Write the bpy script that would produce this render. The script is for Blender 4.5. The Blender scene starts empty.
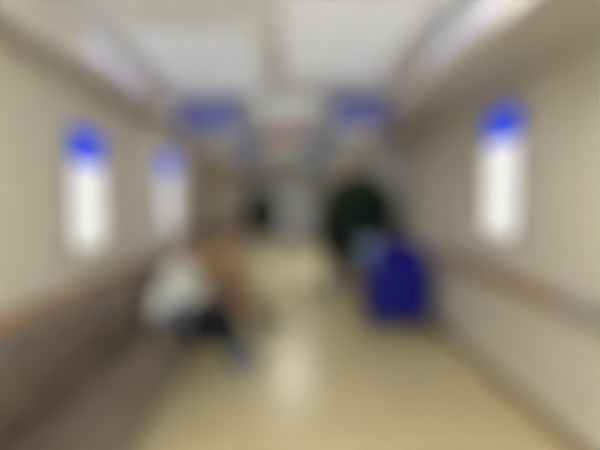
import bpy, bmesh, math, random
from mathutils import Vector, Matrix, Euler
S = bpy.context.scene
COL = S.collection
R = math.radians
rnd = random.Random(7)

# ------------------------------------------------------------------ materials
def mat(name, col, rough=.6, metal=0, noise=.0, nscale=8, emit=0, ecol=None, spec=.5, bump=0, bscale=60):
    m = bpy.data.materials.new(name); m.use_nodes = True
    nt = m.node_tree; b = nt.nodes['Principled BSDF']
    b.inputs['Base Color'].default_value = (*col, 1)
    b.inputs['Roughness'].default_value = rough
    b.inputs['Metallic'].default_value = metal
    b.inputs['Specular IOR Level'].default_value = spec
    tc = nt.nodes.new('ShaderNodeTexCoord')
    if noise:
        n = nt.nodes.new('ShaderNodeTexNoise'); n.inputs['Scale'].default_value = nscale
        n.inputs['Detail'].default_value = 4
        r = nt.nodes.new('ShaderNodeValToRGB')
        r.color_ramp.elements[0].color = (*[c*(1-noise) for c in col], 1)
        r.color_ramp.elements[1].color = (*[min(1, c*(1+noise)) for c in col], 1)
        r.color_ramp.elements[0].position = .3; r.color_ramp.elements[1].position = .7
        nt.links.new(tc.outputs['Object'], n.inputs['Vector'])
        nt.links.new(n.outputs['Fac'], r.inputs['Fac']); nt.links.new(r.outputs['Color'], b.inputs['Base Color'])
    if bump:
        n2 = nt.nodes.new('ShaderNodeTexNoise'); n2.inputs['Scale'].default_value = bscale
        bp = nt.nodes.new('ShaderNodeBump'); bp.inputs['Strength'].default_value = bump
        bp.inputs['Distance'].default_value = .01
        nt.links.new(tc.outputs['Object'], n2.inputs['Vector'])
        nt.links.new(n2.outputs['Fac'], bp.inputs['Height']); nt.links.new(bp.outputs['Normal'], b.inputs['Normal'])
    if emit:
        b.inputs['Emission Color'].default_value = (*(ecol or col), 1)
        b.inputs['Emission Strength'].default_value = emit
    return m

def wood(name, a, b_, scale=3, rough=.45, stretch=(8, 8, .6)):
    m = bpy.data.materials.new(name); m.use_nodes = True
    nt = m.node_tree; b = nt.nodes['Principled BSDF']; b.inputs['Roughness'].default_value = rough
    tc = nt.nodes.new('ShaderNodeTexCoord'); mp = nt.nodes.new('ShaderNodeMapping')
    mp.inputs['Scale'].default_value = stretch
    n = nt.nodes.new('ShaderNodeTexNoise'); n.inputs['Scale'].default_value = scale; n.inputs['Detail'].default_value = 6
    r = nt.nodes.new('ShaderNodeValToRGB')
    r.color_ramp.elements[0].color = (*a, 1); r.color_ramp.elements[1].color = (*b_, 1)
    r.color_ramp.elements[0].position = .35; r.color_ramp.elements[1].position = .65
    nt.links.new(tc.outputs['Object'], mp.inputs['Vector']); nt.links.new(mp.outputs['Vector'], n.inputs['Vector'])
    nt.links.new(n.outputs['Fac'], r.inputs['Fac']); nt.links.new(r.outputs['Color'], b.inputs['Base Color'])
    return m

def tiles(name, col, joint, size, rough, noise=.05, jw=.004, spec=.5):
    m = bpy.data.materials.new(name); m.use_nodes = True
    nt = m.node_tree; b = nt.nodes['Principled BSDF']; b.inputs['Roughness'].default_value = rough
    b.inputs['Specular IOR Level'].default_value = spec
    tc = nt.nodes.new('ShaderNodeTexCoord'); br = nt.nodes.new('ShaderNodeTexBrick')
    br.offset = 0; br.inputs['Scale'].default_value = 1
    br.inputs['Brick Width'].default_value = size; br.inputs['Row Height'].default_value = size
    br.inputs['Mortar Size'].default_value = jw
    br.inputs['Color1'].default_value = (*[c*(1-noise) for c in col], 1)
    br.inputs['Color2'].default_value = (*[min(1, c*(1+noise)) for c in col], 1)
    br.inputs['Mortar'].default_value = (*joint, 1)
    nt.links.new(tc.outputs['Object'], br.inputs['Vector']); nt.links.new(br.outputs['Color'], b.inputs['Base Color'])
    return m

M = dict(
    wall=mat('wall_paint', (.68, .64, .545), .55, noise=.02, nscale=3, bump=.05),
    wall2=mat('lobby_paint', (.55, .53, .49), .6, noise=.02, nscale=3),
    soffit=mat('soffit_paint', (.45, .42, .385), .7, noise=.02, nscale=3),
    reveal=mat('reveal_paint', (.74, .69, .66), .6),
    ceil=tiles('ceiling_tiles', (.86, .905, 1.0), (.56, .57, .60), .6, .6, .02, .008),
    floor=tiles('floor_vinyl', (.68, .585, .33), (.54, .46, .26), .8, .26, .03, .004),
    base=mat('baseboard_vinyl', (.34, .25, .13), .4, noise=.06),
    rail=wood('rail_wood', (.34, .205, .11), (.44, .27, .15), 4, .4, (9, .8, 9)),
    railgrey=mat('rail_grey', (.40, .37, .33), .5, noise=.05),
    chrome=mat('chrome', (.62, .62, .63), .22, 1, noise=.04),
    darksteel=mat('dark_steel', (.10, .10, .11), .45, .6, noise=.1),
    steel=mat('brushed_steel', (.42, .41, .40), .35, 1, noise=.08, nscale=30),
    alu=mat('aluminium_frame', (.34, .34, .35), .4, .5, noise=.04),
    white=mat('poster_lit_white', (.2, .2, .2), .4, emit=.84, ecol=(1, .99, .965)),
    white2=mat('poster_dim_white', (.2, .2, .2), .4, emit=.6, ecol=(1, 1, 1)),
    blue=mat('poster_lit_blue', (.012, .025, .4), .5, spec=.15, emit=.85, ecol=(.012, .06, .80)),
    blue2=mat('poster_dim_blue', (.05, .09, .5), .4, emit=.45, ecol=(.06, .12, .85)),
    signblue=mat('sign_blue', (.095, .11, .42), .4, noise=.03),
    signdark=mat('sign_slate', (.05, .065, .17), .4, noise=.03),
    red=mat('exit_red', (.55, .05, .05), .4, emit=.08, ecol=(.9, .08, .08)),
    lamp=mat('lamp_diffuser', (.74, .765, .83), .5, emit=.26, ecol=(.80, .85, 1)),
    fillfar=mat('fill_diffuser_far', (.8, .8, .82), .5, emit=6, ecol=(1, .98, .96)),  # glow of the added panels tucked behind the hanging signs
    fillnear=mat('fill_diffuser_near', (.8, .8, .82), .5, emit=10.5, ecol=(.98, .98, 1)),  # glow of the added panels out of frame
    lamplobby=mat('lamp_diffuser_lobby', (.8, .8, .82), .5, emit=11, ecol=(1, .98, .92)),
    strip=mat('strip_diffuser', (.6, .6, .66), .5, emit=.26, ecol=(.75, .75, 1)),
    vinyl=mat('brown_vinyl', (.165, .12, .088), .38, noise=.12, nscale=14, bump=.12, bscale=120),
    panel=mat('taupe_panel', (.24, .205, .185), .5, noise=.06),
    armpad=mat('arm_grey', (.22, .22, .24), .45, noise=.05),
    door=wood('door_wood', (.17, .125, .065), (.24, .175, .09), 3, .5),
    door2=wood('door_wood_pale', (.30, .25, .16), (.38, .31, .20), 3, .5),
    jamb=mat('jamb_paint', (.36, .33, .29), .5, noise=.03),
    glass=None,
    skin=mat('skin', (.46, .27, .185), .5, noise=.06, nscale=20),
    hair=mat('black_hair', (.022, .017, .014), .5, noise=.3, nscale=60),
    hair2=mat('brown_hair', (.045, .03, .02), .5, noise=.3, nscale=60),
    shirt=mat('white_cotton', (.66, .68, .62), .8, noise=.03, nscale=20, bump=.2, bscale=40),
    jeans=mat('grey_denim', (.115, .14, .165), .85, noise=.15, nscale=50, bump=.2, bscale=60),
    tan=mat('tan_cloth', (.50, .32, .145), .85, noise=.08, nscale=20, bump=.2, bscale=40),
    khaki=mat('olive_cloth', (.20, .16, .10), .85, noise=.08, nscale=30),
    shoe=mat('grey_shoe', (.13, .15, .17), .6, noise=.1),
    sole=mat('pale_sole', (.5, .5, .47), .6),
    blackbag=mat('black_nylon', (.008, .008, .009), .8, spec=.15, noise=.2, nscale=40, bump=.2),
    orangebag=mat('orange_nylon', (.42, .19, .10), .6, noise=.1, nscale=40, bump=.2),
    eye=mat('eye_dark', (.02, .015, .012), .2), lip=mat('lip', (.34, .13, .11), .5),
    navy=mat('navy_canvas', (.012, .010, .21), .85, spec=.15, noise=.1, nscale=12, bump=.4, bscale=14),
    linen=mat('light_blue_linen', (.19, .27, .42), .85, noise=.06, nscale=10, bump=.3, bscale=20),
    rubber=mat('black_rubber', (.02, .02, .02), .6, noise=.1),
    leaf=mat('dark_leaf', (.011, .026, .014), .45, noise=.3, nscale=6),
    bark=mat('bark', (.09, .06, .035), .85, noise=.25, nscale=30),
    soil=mat('soil', (.04, .03, .02), .9, noise=.4, nscale=80),
    pot=mat('olive_pot', (.36, .30, .19), .35, noise=.05), pot2=mat('cream_pot', (.52, .47, .38), .35, noise=.05),
    plastic=mat('white_plastic', (.7, .7, .7), .4, noise=.02),
    dark=mat('dark_plastic', (.05, .05, .05), .5, noise=.05),
    frost=mat('frosted_pane', (.6, .6, .6), .5, emit=.12, ecol=(1, .93, .90)),
)
g = bpy.data.materials.new('clear_glass'); g.use_nodes = True; nt = g.node_tree
for n in list(nt.nodes): nt.nodes.remove(n)
o_ = nt.nodes.new('ShaderNodeOutputMaterial'); mx = nt.nodes.new('ShaderNodeMixShader')
tr = nt.nodes.new('ShaderNodeBsdfTransparent'); gl = nt.nodes.new('ShaderNodeBsdfGlossy'); gl.inputs['Roughness'].default_value = .03
mx.inputs[0].default_value = .08
nt.links.new(tr.outputs[0], mx.inputs[1]); nt.links.new(gl.outputs[0], mx.inputs[2]); nt.links.new(mx.outputs[0], o_.inputs[0])
M['glass'] = g

# ------------------------------------------------------------------ mesh helpers
def box(bm, x0, x1, y0, y1, z0, z1, bev=0, seg=2, mtx=None):
    r = bmesh.ops.create_cube(bm, size=1)
    for v in r['verts']:
        v.co = Vector(((x0+x1)/2+v.co.x*(x1-x0), (y0+y1)/2+v.co.y*(y1-y0), (z0+z1)/2+v.co.z*(z1-z0)))
    vs = r['verts']
    if bev:
        es = list({e for v in vs for e in v.link_edges})
        bb = bmesh.ops.bevel(bm, geom=es, offset=bev, segments=seg, profile=.5, affect='EDGES')
        vs = bb['verts']
    if mtx: bmesh.ops.transform(bm, matrix=mtx, verts=list(vs))
    return bm
def rod(bm, a, b, r0, r1=None, n=14):
    a, b = Vector(a), Vector(b); d = b-a
    q = d.to_track_quat('Z', 'Y').to_matrix().to_4x4()
    bmesh.ops.create_cone(bm, cap_ends=True, segments=n, radius1=r0, radius2=r0 if r1 is None else r1, depth=d.length,
                          matrix=Matrix.Translation((a+b)/2) @ q)
    return bm
def ball(bm, c, r, s=(1, 1, 1), sub=3, rot=None):
    mt = Matrix.Translation(c) @ (rot.to_matrix().to_4x4() if rot else Matrix()) @ Matrix.Diagonal((*[k*r for k in s], 1))
    bmesh.ops.create_icosphere(bm, subdivisions=sub, radius=1, matrix=mt); return bm
def caps(bm, pts):
    for (a, ra), (b, rb) in zip(pts, pts[1:]):
        rod(bm, a, b, ra, rb, 16)
    for p, r in pts: ball(bm, Vector(p), r, sub=2)
    return bm
def lathe(bm, prof, c, n=32):
    rings = []
    for r, z in prof:
        rings.append([bm.verts.new((c[0]+r*math.cos(2*math.pi*k/n), c[1]+r*math.sin(2*math.pi*k/n), c[2]+z)) for k in range(n)])
    for A, B in zip(rings, rings[1:]):
        for k in range(n): bm.faces.new((A[k], A[(k+1) % n], B[(k+1) % n], B[k]))
    bm.faces.new(list(reversed(rings[0]))); bm.faces.new(rings[-1]); return bm
def BM(): return bmesh.new()
def obj(name, bm, m, parent=None, smooth=True):
    bmesh.ops.recalc_face_normals(bm, faces=bm.faces)
    me = bpy.data.meshes.new(name); bm.to_mesh(me); bm.free()
    if smooth:
        try:
            me.shade_smooth(); me.set_sharp_from_angle(angle=R(38))
        except Exception: pass
    me.materials.append(m)
    o = bpy.data.objects.new(name, me); COL.objects.link(o)
    if parent:
        o.parent = parent
        o.matrix_parent_inverse = Matrix()
        o.data.transform(Matrix.Translation(-wloc(parent)))
    return o
def wloc(o):
    v = Vector(o.location); p = o.parent
    while p: v += Vector(p.location); p = p.parent
    return v
def voxel(o, size, smooth=4):
    md = o.modifiers.new('r', 'REMESH'); md.mode = 'VOXEL'; md.voxel_size = size
    sm = o.modifiers.new('s', 'SMOOTH'); sm.factor = .5; sm.iterations = smooth
    dg = bpy.context.evaluated_depsgraph_get(); dg.update()
    me = bpy.data.meshes.new_from_object(o.evaluated_get(dg))
    old = o.data; mats = [m for m in old.materials]; o.modifiers.clear(); o.data = me
    if not me.materials:
        for m in mats: me.materials.append(m)
    me.shade_smooth(); return o
def tag(o, label, cat, group=None):
    o['label'] = label; o['category'] = cat
    if group: o['group'] = group
    return o
def thing(name, loc, label, cat, group=None):
    o = bpy.data.objects.new(name, None); o.empty_display_size = .1; COL.objects.link(o); o.location = loc
    return tag(o, label, cat, group)
def struct(name, bm, m, parent=None):
    o = obj(name, bm, m, parent, smooth=False)
    if not parent: o['kind'] = 'structure'
    return o
def copy_tree(o, parent=None, loc=None):
    c = o.copy(); COL.objects.link(c)
    if parent: c.parent = parent
    if loc is not None: c.location = loc
    for ch in list(o.children): copy_tree(ch, c)
    return c

XL, XR, YC = -1.64, 1.76, 7.5       # corridor walls, cross wall
YB = -3.6                            # entrance wall behind the camera
HS, HT = 2.47, 2.75                  # soffit, tray ceiling
TL, TR = -1.38, 1.05                 # tray edges
# ------------------------------------------------------------------ setting
struct('floor', box(BM(), -3.2, 3.2, YB-.2, 19.3, -.1, 0), M['floor'])
struct('wall_left', box(BM(), XL-.15, XL, YB, YC, 0, HT+.1), M['wall'])
struct('wall_right', box(BM(), XR, XR+.15, YB, YC, 0, HT+.1), M['wall'])
struct('ceiling', box(BM(), TL, TR, YB, YC, HT, HT+.1), M['ceil'])
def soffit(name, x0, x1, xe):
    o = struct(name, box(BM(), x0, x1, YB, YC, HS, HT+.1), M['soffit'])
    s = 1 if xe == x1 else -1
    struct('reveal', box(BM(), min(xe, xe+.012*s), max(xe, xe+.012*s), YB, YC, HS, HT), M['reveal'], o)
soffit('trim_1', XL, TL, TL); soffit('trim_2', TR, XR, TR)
OX0, OX1, OH = -.88, .54, 2.3
bm = BM(); box(bm, -3.2, OX0, YC, YC+.15, 0, HT+.1); box(bm, OX1, 3.2, YC, YC+.15, 0, HT+.1); box(bm, OX0, OX1, YC, YC+.15, OH, HT+.1)
struct('wall_back', bm, M['wall2'])
bm = BM()
box(bm, OX0-.0, OX0+.05, YC-.02, YC+.17, 0, OH); box(bm, OX1-.05, OX1, YC-.02, YC+.17, 0, OH); box(bm, OX0, OX1, YC-.02, YC+.17, OH-.05, OH)
struct('trim_3', bm, M['jamb'])
struct('baseboard_left', box(BM(), XL, XL+.015, YB, YC, 0, .11), M['base'])
struct('baseboard_right', box(BM(), XR-.015, XR, YB, YC, 0, .11), M['base'])
# door leaves folded back against the cross wall
def leaf(name, x0, x1, m, hx):
    d = struct(name, box(BM(), x0, x1, YC-.075, YC-.03, .012, OH-.03, .006), m)
    struct('vision_pane', box(BM(), (x0+x1)/2-.07, (x0+x1)/2+.07, YC-.08, YC-.025, 1.15, 1.75, .003), M['jamb'], d)
    b = BM(); rod(b, (hx, YC-.12, .9), (hx, YC-.12, 1.2), .012)
    rod(b, (hx, YC-.12, .93), (hx, YC-.07, .93), .009); rod(b, (hx, YC-.12, 1.17), (hx, YC-.07, 1.17), .009)
    obj('door_handle', b, M['steel'], d)
    obj('kick_plate', box(BM(), x0+.03, x1-.03, YC-.079, YC-.074, .03, .28), M['jamb'], d)
leaf('door_1', -1.6, -.9, M['door'], -1.5)
leaf('door_2', .56, 1.26, M['door2'], 1.16)
# lobby beyond
struct('wall_lobby_left', box(BM(), -3.2, -3.05, YC+.15, 19, 0, HT+.1), M['wall2'])
bm = BM(); box(bm, 3.05, 3.2, YC+.15, 9.8, 0, HT+.1); box(bm, 3.05, 3.2, 12.2, 19, 0, HT+.1); box(bm, 3.05, 3.2, 9.8, 12.2, 0, .9); box(bm, 3.05, 3.2, 9.8, 12.2, 2.2, HT+.1)
struct('wall_lobby_right', bm, M['wall2'])
w = struct('fill_window_lobby', box(BM(), 3.12, 3.13, 9.8, 12.2, .9, 2.2), M['glass'])  # added side window, out of view, brightening the lobby
bm = BM()
for k in range(3): box(bm, 3.09, 3.15, 9.8+k*1.17, 9.86+k*1.17, .9, 2.2)
box(bm, 3.09, 3.15, 9.8, 12.2, .9, .96); box(bm, 3.09, 3.15, 9.8, 12.2, 2.14, 2.2)
struct('window_frame', bm, M['alu'], w)
struct('ceiling_lobby', box(BM(), -3.05, 3.05, YC+.15, 19, 2.7, 2.8), M['ceil'])
bm = BM(); box(bm, -3.2, -.8, 19, 19.15, 0, HT+.1); box(bm, .8, 3.2, 19, 19.15, 0, HT+.1); box(bm, -.8, .8, 19, 19.15, 2.2, HT+.1)
struct('wall_far', bm, M['wall2'])
w = struct('window_1', box(BM(), -.8, .8, 19.05, 19.08, 0, 2.2), M['frost'])
bm = BM()
for x in (-.8, -.03, .74): box(bm, x, x+.06, 19.0, 19.05, 0, 2.2)
box(bm, -.8, .8, 19.0, 19.05, 2.14, 2.2); box(bm, -.8, .8, 19.0, 19.05, 0, .12); box(bm, -.8, .8, 19.0, 19.05, 1.0, 1.08)
struct('window_frame', bm, M['alu'], w)
# wall behind the camera, its tall glazing added to let daylight in
bm = BM(); box(bm, XL, -1.35, YB-.15, YB, 0, HT+.1); box(bm, 1.45, XR, YB-.15, YB, 0, HT+.1); box(bm, -1.35, 1.45, YB-.15, YB, 2.4, HT+.1)
struct('wall_front', bm, M['wall'])
w = struct('fill_window_rear', box(BM(), -1.35, 1.45, YB-.09, YB-.08, 0, 2.4), M['glass'])  # unseen glazing added as a daylight source
bm = BM()
for x in (-1.35, -.67, .02, .71, 1.39): box(bm, x, x+.06, YB-.11, YB-.06, 0, 2.4)
box(bm, -1.35, 1.45, YB-.11, YB-.06, 0, .1); box(bm, -1.35, 1.45, YB-.11, YB-.06, 2.3, 2.4)
struct('window_frame', bm, M['alu'], w)

# ------------------------------------------------------------------ ceiling lamps and added fill panels
def lamp(x, y, sx, sy, z, m, label, group):
    t = thing('ceiling_light', (x, y, z), label, 'ceiling light', group)
    b = BM(); f = .03
    box(b, x-sx/2, x+sx/2, y-sy/2, y-sy/2+f, z-.03, z); box(b, x-sx/2, x+sx/2, y+sy/2-f, y+sy/2, z-.03, z)
    box(b, x-sx/2, x-sx/2+f, y-sy/2+f, y+sy/2-f, z-.03, z); box(b, x+sx/2-f, x+sx/2, y-sy/2+f, y+sy/2-f, z-.03, z)
    obj('frame', b, M['plastic'], t, False)
    obj('diffuser', box(BM(), x-sx/2+f, x+sx/2-f, y-sy/2+f, y+sy/2-f, z-.022, z-.008), m, t, False)
G = 'flat panel lights in the corridor ceiling'
lamp(-.73, 4.05, .98, 1.7, HT, M['lamp'], 'pale lavender flat ceiling panel light just left of centre, before the left hanging sign', G)
lamp(.37, 3.5, .94, 1.8, HT, M['lamp'], 'pale lavender flat ceiling panel light right of centre, nearer than the left panel', G)
lamp(-1.08, 6.05, .44, 1.2, HT, M['fillfar'], 'added narrow fill light panel hidden just behind the left hanging sign', G)  # added out of sight to brighten the far corridor
lamp(.80, 6.05, .44, 1.2, HT, M['fillfar'], 'added narrow fill light panel hidden just behind the right hanging sign', G)  # its right-hand twin, also added for the far corridor
lamp(-.08, 5.9, .8, 1.6, HT, M['lamp'], 'added pale fill panel brightening the ceiling between the two hanging blue signs', G)  # added to even out the ceiling brightness between the signs
for k, y in enumerate((1.55, -.7)):
    lamp(.5, y, .6, 1.2, HT, M['fillnear'], ('added bright fill panel nearest the right strip light, out of frame', 'added bright fill panel nearest the rear glazing')[k], 'added fill panels out of frame')  # unseen panels added to light the corridor
lamp(-.0, 10.4, .7, 1.4, 2.7, M['lamplobby'], 'bright ceiling panel light in the lobby behind the doorway header', None)
def strip(x, s, y0, y1, label):
    t = thing('strip_light', (x, (y0+y1)/2, HS+.14), label, 'strip light', 'strip lights on the ceiling edges')
    xa, xb = sorted((x, x+.02*s)); obj('housing', box(BM(), xa, xb, y0, y1, HS+.03, HS+.23, .004), M['plastic'], t)
    xa, xb = sorted((x+.018*s, x+.045*s)); obj('diffuser', box(BM(), xa, xb, y0+.02, y1-.02, HS+.05, HS+.21, .012), M['strip'], t)
strip(TL+.012, 1, 3.0, 4.2, 'lavender-white strip light on the left ceiling edge above the near left poster')
strip(TR-.012, -1, 2.35, 3.4, 'lavender-white strip light on the right ceiling edge before the right poster')
t = thing('smoke_detector', (-.17, 3.35, HT), 'small round white smoke detector on ceiling between the two panel lights', 'smoke detector')
obj('housing', lathe(BM(), [(.055, 0), (.055, -.02), (.045, -.035), (.02, -.045)], (-.17, 3.35, HT)), M['plastic'], t)
obj('grille', lathe(BM(), [(.046, -.026), (.049, -.026), (.049, -.031), (.046, -.031)], (-.17, 3.35, HT)), M['dark'], t)

# ------------------------------------------------------------------ wall light-box posters
def poster(side, y0, y1, z0, zh, z1, mw, mb, label):
    X = XL if side < 0 else XR; s = -side
    t = thing('poster_panel', (X, (y0+y1)/2, z0), label, 'poster panel', 'blue-topped white posters on the walls')
    def bx(d0, d1, *a, bev=0):
        xa, xb = sorted((X+d0*s, X+d1*s)); return box(BM(), xa, xb, *a, bev)
    obj('backing', bx(0, .035, y0, y1, z0, z1), M['alu'], t, False)
    obj('poster_sheet', bx(.034, .041, y0+.012, y1-.012, z0+.012, zh), mw, t, False)
    obj('header', bx(.034, .044, y0+.012, y1-.012, zh, z1-.012), mb, t, False)
    b = BM(); xa, xb = sorted((X+.034*s, X+.05*s))
    for q in ((y0, y0+.012, z0, z1), (y1-.012, y1, z0, z1), (y0+.012, y1-.012, z0, z0+.012), (y0+.012, y1-.012, z1-.012, z1)):
        box(b, xa, xb, *q)
    obj('frame', b, M['alu'], t, False)
poster(1, 3.41, 4.02, 1.27, 2.055, 2.325, M['white'], M['blue'], 'glowing white poster with bright blue header on the right wall above the handrail')
poster(-1, 3.27, 3.82, 1.2, 1.85, 2.12, M['white'], M['blue'], 'glowing white poster with bright blue header, nearer one on the left wall')
poster(-1, 5.5, 6.2, 1.14, 1.90, 2.17, M['white2'], M['blue'], 'dimmer white poster with blue header, farther one on the left wall near the door')

# ------------------------------------------------------------------ handrails
def handrail(side, y0, y1, m, label, zc=.88):
    X = XL if side < 0 else XR; s = -side
    t = thing('handrail', (X, (y0+y1)/2, zc), label, 'handrail', 'handrails along the walls')
    xa, xb = sorted((X+.045*s, X+.095*s))
    obj('rail', box(BM(), xa, xb, y0, y1, zc-.055, zc+.055, .018, 3), m, t)
    n = max(2, int((y1-y0)/1.1)+1)
    for k in range(n):
        y = y0+.15+(y1-y0-.3)*k/(n-1)
        b = BM(); xa, xb = sorted((X, X+.05*s)); box(b, xa, xb, y-.03, y+.03, zc-.03, zc+.02, .006); 
        xa, xb = sorted((X, X+.008*s)); box(b, xa, xb, y-.045, y+.045, zc-.06, zc+.05, .003)
        obj('bracket', b, M['railgrey'], t)
    for y in (y0, y1):
        xa, xb = sorted((X+.003*s, X+.1*s))
        obj('end_cap', box(BM(), xa, xb, y-.03, y+.03, zc-.058, zc+.058, .02, 3), m if side < 0 else M['railgrey'], t)
handrail(-1, .6, 6.9, M['rail'], 'orange-brown wooden handrail on the left wall above the brown benches', .90)
handrail(1, 2.74, 5.08, M['rail'], 'brown wooden handrail along the right wall below the poster', .93)
handrail(1, .5, 2.62, M['railgrey'], 'grey handrail section on the right wall at the frame edge', .93)

# ------------------------------------------------------------------ hanging signs
def hang_sign(x, y, wd, z0, z1, m, zc, label, group, th=.05):
    t = thing('hanging_sign', (x, y, z0), label, 'hanging sign', group)
    obj('sign_board', box(BM(), x-wd/2, x+wd/2, y-th/2, y+th/2, z0, z1, .008), m, t)
    b = BM(); f = .014
    for q in ((x-wd/2-f, x-wd/2+.004, z0-f, z1+f), (x+wd/2-.004, x+wd/2+f, z0-f, z1+f), (x-wd/2, x+wd/2, z0-f, z0+.004), (x-wd/2, x+wd/2, z1-.004, z1+f)):
        box(b, q[0], q[1], y-th/2-.008, y+th/2+.008, q[2], q[3])
    obj('frame', b, M['alu'], t, False)
    for s in (-1, 1):
        b = BM(); rod(b, (x+s*wd*.36, y, z1+f), (x+s*wd*.36, y, zc-.006), .008); rod(b, (x+s*wd*.36, y, zc-.012), (x+s*wd*.36, y, zc), .025)
        obj('rod', b, M['chrome'], t)
G = 'wide blue signs hanging from the corridor ceiling'
hang_sign(-.92, 5, .68, 2.32, 2.64, M['signblue'], HT, 'wide blue sign hanging from the ceiling on the left', G)
hang_sign(.745, 5, .66, 2.37, 2.69, M['signblue'], HT, 'wide blue sign hanging from the ceiling on the right', G)
G = 'small slate-blue signs at the doorway'
hang_sign(-.71, 7.25, .34, 2.12, 2.52, M['signdark'], HT, 'small slate-blue sign hanging at the left corner of the doorway', G)
hang_sign(.44, 7.25, .34, 2.12, 2.52, M['signdark'], HT, 'small slate-blue sign hanging at the right corner of the doorway', G)
t = thing('exit_sign', (-.12, YC, 2.56), 'red sign on the header above the central doorway', 'exit sign')
obj('housing', box(BM(), -.30, .06, YC-.05, YC, 2.57, 2.73, .006), M['plastic'], t)
obj('face', box(BM(), -.28, .04, YC-.056, YC-.049, 2.585, 2.715), M['red'], t, False)

# ------------------------------------------------------------------ benches
def make_bench(yc, n, wseat, arms, label, lab_grp):
    L = n*wseat; y0, y1 = yc-L/2, yc+L/2; xb, xf = XL+.11, -.98
    t = thing('waiting_bench', ((xb+xf)/2, yc, 0), label, 'bench', lab_grp)
    obj('base_panel', box(BM(), xb+.04, xf, y0+.04, y1-.04, .05, .32, .012), M['panel'], t)
    obj('back_panel', box(BM(), xb-.002, xb+.045, y0+.02, y1-.02, .05, .772, .012), M['panel'], t)
    for x in (xb+.12, xf-.08):
        for y in (y0+.12, y1-.12):
            b = BM(); rod(b, (x, y, 0), (x, y, .055), .022, .026); obj('foot', b, M['dark'], t)
    for k in range(n):
        a, c = y0+.055+k*(L-.11)/n, y0+.055+(k+1)*(L-.11)/n
        obj('seat_cushion', box(BM(), xb+.11, xf+.02, a+.006, c-.006, .322, .44, .035, 4), M['vinyl'], t)
        mt = Matrix.Translation((xb+.10, 0, .44)) @ Matrix.Rotation(R(-7), 4, 'Y') @ Matrix.Translation((-xb-.10, 0, -.44))
        obj('back_cushion', box(BM(), xb+.06, xb+.155, a+.006, c-.006, .435, .80, .035, 4, mt), M['vinyl'], t)
    obj('back_rail', box(BM(), xb-.005, xb+.055, y0+.02, y1-.02, .775, .815, .012, 3), M['armpad'], t)
    for y in [(y0, y1)[q] for q in arms]:
        b = BM(); box(b, xb+.02, xf+.01, y-.0, y+.05, .05, .60, .012) if y == y0 else box(b, xb+.02, xf+.01, y-.05, y, .05, .60, .012)
        ar = obj('armrest', b, M['panel'], t)
        yy = (y+.025) if y == y0 else (y-.025)
        obj('arm_pad', box(BM(), xb+.03, xf+.02, yy-.03, yy+.03, .60, .63, .012, 3), M['armpad'], ar)
    return t
G = 'brown benches along the left wall'
make_bench(2.42, 3, .62, (0,), 'empty dark brown padded bench with taupe base, nearest on the left', G)
make_bench(4.57, 4, .60, (1,), 'dark brown padded bench farther along the left wall, two people sitting on it', G)

# ------------------------------------------------------------------ people
def hand(bm, wr, d, n, curl=.5, side=1):
    """palm + five fingers. wr wrist, d direction of fingers, n palm normal (palm faces n)"""
    d = Vector(d).normalized(); n = Vector(n); n = (n-d*n.dot(d)).normalized(); s = d.cross(n)*side
    wr = Vector(wr)
    for k in (-1.2, -.4, .4, 1.2): caps(bm, [(wr+d*.02+s*k*.014, .016), (wr+d*.085+s*k*.019, .0125)])
    for k, ln in zip((-1.5, -.5, .5, 1.5), (.064, .078, .084, .074)):
        p = wr+d*.085+s*k*.019; dirv = d.copy(); pts = [(p, .0095)]; a = 0
        for q, fr in enumerate((.45, .32, .23)):
            a += curl*(.5, .8, .6)[q]; dirv = d*math.cos(a)+n*math.sin(a); p = p+dirv*ln*fr; pts.append((p, .009-.0008*q))
        caps(bm, pts)
    p = wr+d*.03+s*.028
    caps(bm, [(p, .014), (p+(d*.6+s*.7+n*.3).normalized()*.04, .011), (p+(d*.6+s*.7+n*.3).normalized()*.04+(d*.8+s*.1+n*.6).normalized()*.032, .0095)])

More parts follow.
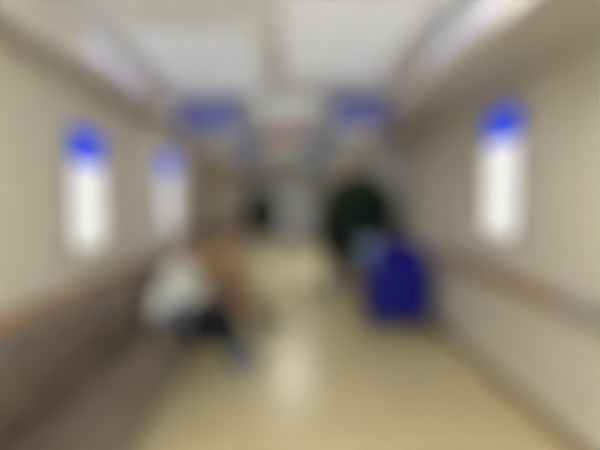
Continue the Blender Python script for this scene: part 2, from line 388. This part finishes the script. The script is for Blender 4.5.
def person(x, y, lean, shirt, trousers, hairm, label, loc_hand, longhair=False):
    P = lambda a, b, c: Vector((x+a, y+b, c))
    t = thing('person', (x, y, 0), label, 'person')
    sh = lean                                    # forward offset of the shoulders
    neck = P(sh+.02, 0, 1.02); hd = P(sh+.09, 0, 1.165)
    pel = P(0, 0, .545); waist = P(sh*.35, 0, .70); chest = P(sh*.78, 0, .88)
    J = {}
    for s in (-1, 1):
        J['sh', s] = P(sh*.95, s*.185, .955); J['hip', s] = P(.03, s*.095, .535)
        J['knee', s] = P(.50, s*(.17 if s < 0 else .14), .515); J['ank', s] = P(.73, s*.13, .095); 
        J['el', s] = P(sh+.10, s*.25, .705); J['wr', s] = loc_hand[s] and Vector(loc_hand[s])
    hrot = Euler((0, R(18), 0))
    def hp(a, b, c): return hd + hrot.to_matrix() @ Vector((a, b, c))
    def limbs(bm, k):
        pass
    bm = BM()                                   # body: one continuous surface
    caps(bm, [(pel, .12), (waist, .115), (chest, .13)]); caps(bm, [(J['sh', -1], .06), (chest+Vector((0, 0, .06)), .085), (J['sh', 1], .06)])
    caps(bm, [(J['hip', -1], .085), (J['hip', 1], .085)])
    caps(bm, [(chest+Vector((.0, 0, .07)), .07), (neck, .052), (hp(-.02, 0, -.05), .052)])
    for s in (-1, 1):
        caps(bm, [(J['sh', s], .052), (J['el', s], .038), (J['wr', s], .026)])
        caps(bm, [(J['hip', s], .085), (J['knee', s], .055), (J['ank', s]*.5+J['knee', s]*.5+Vector((-.015, 0, .02)), .05), (J['ank', s], .036)])
        caps(bm, [(J['ank', s], .036), (J['ank', s]+Vector((.13, 0, -.055)), .03)])
        d = (J['wr', s]-J['el', s]).normalized()
        hand(bm, J['wr', s], d*.8+Vector((.1, 0, -.35)), (-.1, -.35*s, -1), .75, side=s)
    ball(bm, hp(-.01, 0, .025), .10, (.98, .78, 1.05), rot=hrot); ball(bm, hp(.035, 0, -.045), .065, (.85, .82, .95), rot=hrot)
    ball(bm, hp(.085, 0, -.02), .018, (.9, .8, 1.3), 2, hrot); ball(bm, hp(.07, 0, -.085), .024, (.8, 1.1, .8), 2, hrot)
    for s in (-1, 1): ball(bm, hp(-.01, s*.082, -.01), .03, (.55, .4, 1), 2, hrot); ball(bm, hp(.072, s*.033, .022), .014, (.6, 1.2, .5), 2, hrot)
    body = obj('body', bm, M['skin'], t); voxel(body, .0055, 3)
    for s in (-1, 1):
        b = BM(); ball(b, hp(.083, s*.033, .006), .0095, (.7, 1.2, .8), 2, hrot); obj('eye', b, M['eye'], t)
    b = BM(); ball(b, hp(.086, 0, -.066), .011, (.5, 2.0, .55), 2, hrot); obj('mouth', b, M['lip'], t)
    b = BM(); ball(b, hp(-.025, 0, .045), .105, (1.0, .84, 1.0), rot=hrot); ball(b, hp(-.06, 0, -.01), .075, (.75, 1.0, 1.1), rot=hrot)
    if longhair: ball(b, hp(-.085, 0, -.08), .06, (.6, 1.1, 1.6), rot=hrot)
    bmesh.ops.bisect_plane(b, geom=b.verts[:]+b.edges[:]+b.faces[:], plane_co=hp(.052, 0, .07), plane_no=hrot.to_matrix() @ Vector((1, 0, -.75)), clear_outer=True)
    bmesh.ops.holes_fill(b, edges=b.edges[:]); h = obj('hair', b, hairm, t); voxel(h, .007, 4)
    b = BM(); caps(b, [(pel+Vector((-.01, 0, .02)), .14), (waist, .132), (chest, .145)]); caps(b, [(J['sh', -1], .070), (chest+Vector((0, 0, .05)), .11), (J['sh', 1], .070)])
    for s in (-1, 1):
        q = J['el', s].lerp(J['wr', s], .75); caps(b, [(J['sh', s], .068), (J['el', s], .052), (q, .043)])
    for s in (-.08, .08): caps(b, [(pel+Vector((0, s, .02)), .13), (waist+Vector((0, s, 0)), .112), (chest+Vector((0, s, 0)), .122)])
    o = obj('shirt' if shirt is M['shirt'] else 'jacket', b, shirt, t); voxel(o, .009, 5)
    b = BM(); rod(b, neck-Vector((.03, 0, .045)), neck+Vector((.0, 0, .01)), .078, .066, 24); obj('collar', b, shirt, o)
    b = BM(); caps(b, [(J['hip', -1], .115), (J['hip', 1], .115)])
    for s in (-1, 1): caps(b, [(J['hip', s], .113), (J['knee', s], .09), (J['knee', s].lerp(J['ank', s], .5), .088), (J['ank', s]+Vector((-.005, 0, .035)), .082)])
    o = obj('trousers', b, trousers, t); voxel(o, .009, 5)
    for s in (-1, 1):
        a = J['ank', s]; b = BM(); caps(b, [(a+Vector((-.015, 0, -.035)), .052), (a+Vector((.09, 0, -.045)), .045), (a+Vector((.17, 0, -.052)), .036)])
        bmesh.ops.bisect_plane(b, geom=b.verts[:]+b.edges[:]+b.faces[:], plane_co=(0, 0, .018), plane_no=(0, 0, -1), clear_outer=True)
        bmesh.ops.holes_fill(b, edges=b.edges[:])
        sh_ = obj('shoe', b, M['shoe'], t); voxel(sh_, .007, 3)
        b = BM(); box(b, a.x-.068, a.x+.205, a.y-.046, a.y+.046, 0, .022, .01, 3); obj('sole', b, M['sole'], sh_)
    return t, J
Y1, Y2 = 4.15, 5.45
person(-1.21, Y1, .19, M['shirt'], M['jeans'], M['hair'],
       'person in a white shirt and grey-blue trousers sitting bent forward on the bench', {-1: (-.76, Y1-.29, .80), 1: (-.80, Y1+.13, .635)}, True)
person(-1.11, Y2, .33, M['tan'], M['khaki'], M['hair2'],
       'person in a tan jacket sitting bent forward beyond the white-shirted one', {-1: (-.65, Y2-.19, .64), 1: (-.65, Y2+.13, .64)}, True)

def bag(name, x, y, z0, w, d, h, top, m, label):
    t = thing(name, (x, y, z0), label, 'bag')
    b = BM(); box(b, x-w/2, x+w/2, y-d/2, y+d/2, z0, z0+h, min(w, d)*.22, 4)
    for v in b.verts:
        f = (v.co.z-z0)/h; k = 1.06-.22*f*f; v.co.x = x+(v.co.x-x)*k; v.co.y = y+(v.co.y-y)*(1.1-.45*f*f)
    obj('bag_body', b, m, t)
    b = BM(); box(b, x-w*.32, x+w*.32, y-d*.62, y-d*.44, z0+h*.12, z0+h*.5, .012, 2); obj('front_pocket', b, m, t)
    for s in (-1, 1):
        b = BM(); pts = []
        for k in range(13):
            a = math.pi*k/12; pts.append(((x+math.cos(a)*w*.26, y+s*d*.12, z0+h*.93+math.sin(a)*(top-z0-h*.93)), .008))
        caps(b, pts); obj('handle', b, m, t)
    return t
bag('shoulder_bag', -.67, Y1-.36, .345, .42, .18, .36, .79, M['blackbag'], 'black bag hanging from the hand of the person in white')
bag('shopping_bag', -.56, Y2-.31, .33, .22, .12, .20, .60, M['orangebag'], 'small orange-brown bag held by the person in tan')

# ------------------------------------------------------------------ laundry hamper on the right
hx, hy = 1.265, 5.5; hw, hdp = .37, .30
t = thing('laundry_cart', (hx, hy, 0), 'deep blue canvas laundry cart on wheels against the right wall', 'laundry cart')
b = BM(); n = 40; rings = []
prof = [(.12, .80), (.14, .93), (.26, 1.02), (.45, 1.06), (.65, 1.05), (.82, 1.0), (.93, .95), (.985, .88), (1.03, .74), (1.055, .5), (1.06, .22), (1.06, 0)]
for z, k in prof:
    rr = []
    for q in range(n):
        a = 2*math.pi*q/n; c, s = math.cos(a), math.sin(a)
        e = .55; ux = math.copysign(abs(c)**e, c); uy = math.copysign(abs(s)**e, s)
        wv = 1+.018*math.sin(a*7+z*9)+.012*math.sin(a*13+z*4)
        rr.append(b.verts.new((hx+ux*hw*k*wv, hy+uy*hdp*k*wv, z)))
    rings.append(rr)
for A, B in zip(rings, rings[1:]):
    for q in range(n): b.faces.new((A[q], A[(q+1) % n], B[(q+1) % n], B[q]))
b.faces.new(list(reversed(rings[0])))
bmesh.ops.remove_doubles(b, verts=b.verts, dist=.0004)
obj('canvas_bag', b, M['navy'], t)
b = BM(); q = .035
for z in (.13,):
    rod(b, (hx-hw, hy-hdp, z), (hx+hw, hy-hdp, z), .013); rod(b, (hx-hw, hy+hdp, z), (hx+hw, hy+hdp, z), .013)
    rod(b, (hx-hw, hy-hdp, z), (hx-hw, hy+hdp, z), .013); rod(b, (hx+hw, hy-hdp, z), (hx+hw, hy+hdp, z), .013)
for sx in (-1, 1):
    for sy in (-1, 1): rod(b, (hx+sx*hw, hy+sy*hdp, .11), (hx+sx*hw, hy+sy*hdp, .92), .013)
obj('frame', b, M['darksteel'], t)
for sx in (-1, 1):
    for sy in (-1, 1):
        X, Y = hx+sx*(hw-.01), hy+sy*(hdp-.01)
        b = BM(); rod(b, (X-.014, Y, .05), (X+.014, Y, .05), .05, n=24); w = obj('caster', b, M['rubber'], t)
        b = BM(); box(b, X-.022, X-.016, Y-.015, Y+.015, .045, .115); box(b, X+.016, X+.022, Y-.015, Y+.015, .045, .115); box(b, X-.022, X+.022, Y-.018, Y+.018, .105, .118)
        obj('fork', b, M['steel'], w)
# linen draped over its left rim
b = BM(); nu, nv = 26, 26; grid = []
P2 = prof[::-1]                                   # top to bottom, folded over the near left corner of the rim
for i in range(nu+1):
    u = i/nu; a = R(150+80*u); c, sn = math.cos(a), math.sin(a); row = []
    ux = math.copysign(abs(c)**.55, c); uy = math.copysign(abs(sn)**.55, sn)
    low = .80+.05*math.sin(u*5)+.03*math.sin(u*13)
    for j in range(nv+1):
        v = j/nv
        if v < .35: z = 1.062-.014*v/.35; k = .35+.5*v/.35-.0
        else:
            f = (v-.35)/.65; z = 1.048-(1.048-low)*f**1.3
            k = .85+.2*min(1, f*2.2)-.0; k = max(k, .85+.2*min(1, ((1.048-z)/.13)**.6))
        w_ = .012*math.sin(u*19+v*3)*v; k += .16*math.sin(math.pi*u)*math.sin(math.pi*v)
        row.append(b.verts.new((hx+ux*hw*(k+.05)+ux*w_, hy+uy*hdp*(k+.05)+uy*w_, z+.018)))
    grid.append(row)
for i in range(nu):
    for j in range(nv): b.faces.new((grid[i][j], grid[i+1][j], grid[i+1][j+1], grid[i][j+1]))
o = obj('bed_sheet', b, M['linen']); sd = o.modifiers.new('t', 'SOLIDIFY'); sd.thickness = .010; sd.offset = 0
tag(o, 'light blue sheet draped over the left rim of the deep blue cart', 'bed sheet')

# ------------------------------------------------------------------ potted trees
def tree(x, y, ph, pr, z0, z1, rad, nleaf, potm, label, seed, skew=0):
    rg = random.Random(seed)
    t = thing('potted_tree', (x, y, 0), label, 'potted plant', 'potted trees by the doorway')
    p = obj('pot', lathe(BM(), [(pr*.68, 0), (pr*.72, .02), (pr*.95, ph*.85), (pr, ph*.88), (pr*1.04, ph*.9), (pr*1.04, ph), (pr*.94, ph), (pr*.9, ph*.9)], (x, y, 0)), potm, t)
    obj('soil', lathe(BM(), [(pr*.88, ph*.88), (pr*.9, ph*.915), (pr*.5, ph*.94), (.02, ph*.95)], (x, y, 0)), M['soil'], t)
    b = BM(); zc = (z0+z1)/2
    for k in range(3):
        a = k*2.1; caps(b, [((x+.03*math.cos(a), y+.03*math.sin(a), ph*.9), .02), ((x+.02*math.cos(a+1), y+.02*math.sin(a+1), z0), .017), ((x+.05*math.cos(a+2), y+.05*math.sin(a+2), zc), .012)])
    for k in range(14):
        a = rg.uniform(0, 6.28); zz = rg.uniform(z0-.05, zc+.1); r = rad*rg.uniform(.5, .8)
        caps(b, [((x, y, zz), .010), ((x+r*math.cos(a), y+r*math.sin(a), zz+rg.uniform(.12, .3)), .004)])
    obj('trunk', b, M['bark'], t)
    b = BM()
    for k in range(nleaf):
        while True:
            v = Vector((rg.uniform(-1, 1), rg.uniform(-1, 1), rg.uniform(-1, 1)))
            if .25 < v.length < 1: break
        f = (v.z+1)/2; c = Vector((x+v.x*rad+skew*rad*f*f, y+v.y*rad*.85, zc+v.z*(z1-z0)/2))
        L = rg.uniform(.10, .17); W = L*.36
        m_ = Matrix.Translation(c) @ Euler((rg.uniform(-.9, .9), rg.uniform(-.2, 1.1), rg.uniform(0, 6.28))).to_matrix().to_4x4()
        pts = [(0, 0, 0), (L*.3, W, .01), (L*.7, W*.8, 0), (L, 0, -.03), (L*.7, -W*.8, 0), (L*.3, -W, .01), (L*.5, 0, -.012)]
        vv = [b.verts.new(m_ @ Vector(q)) for q in pts]
        for q in ((0, 1, 6), (1, 2, 6), (2, 3, 6), (3, 4, 6), (4, 5, 6), (5, 0, 6)): b.faces.new([vv[i] for i in q])
    obj('foliage', b, M['leaf'], t, False)
tree(.96, 6.9, .5, .2, .56, 2.02, .54, 2700, M['pot'], 'big dark green potted tree at the right of the doorway behind the blue cart', 3, .2)
tree(-.88, 11, .58, .26, .62, 1.84, .58, 1900, M['pot2'], 'dark green potted tree seen through the doorway on its left side', 5)

# ------------------------------------------------------------------ light, camera, colour
W = bpy.data.worlds.new('daylight'); S.world = W; W.use_nodes = True
bg = W.node_tree.nodes['Background']; bg.inputs['Color'].default_value = (.87, .94, 1.06, 1); bg.inputs['Strength'].default_value = 13
cam = bpy.data.cameras.new('camera'); co = bpy.data.objects.new('camera', cam); COL.objects.link(co); S.camera = co
co.location = (0, 0, 1.6); cam.sensor_width = 36; cam.lens = 27; cam.clip_start = .02
co.rotation_euler = Euler((R(90-3.56), 0, R(-.89)), 'XYZ')
cam.dof.use_dof = True; cam.dof.focus_distance = .30; cam.dof.aperture_fstop = 1.04
S.cycles.use_denoising = True
S.cycles.max_bounces = 10; S.cycles.diffuse_bounces = 6; S.cycles.caustics_reflective = False
vs = S.view_settings; vs.view_transform = 'Standard'; vs.look = 'None'; vs.exposure = 0; vs.gamma = 1; vs.use_curve_mapping = False
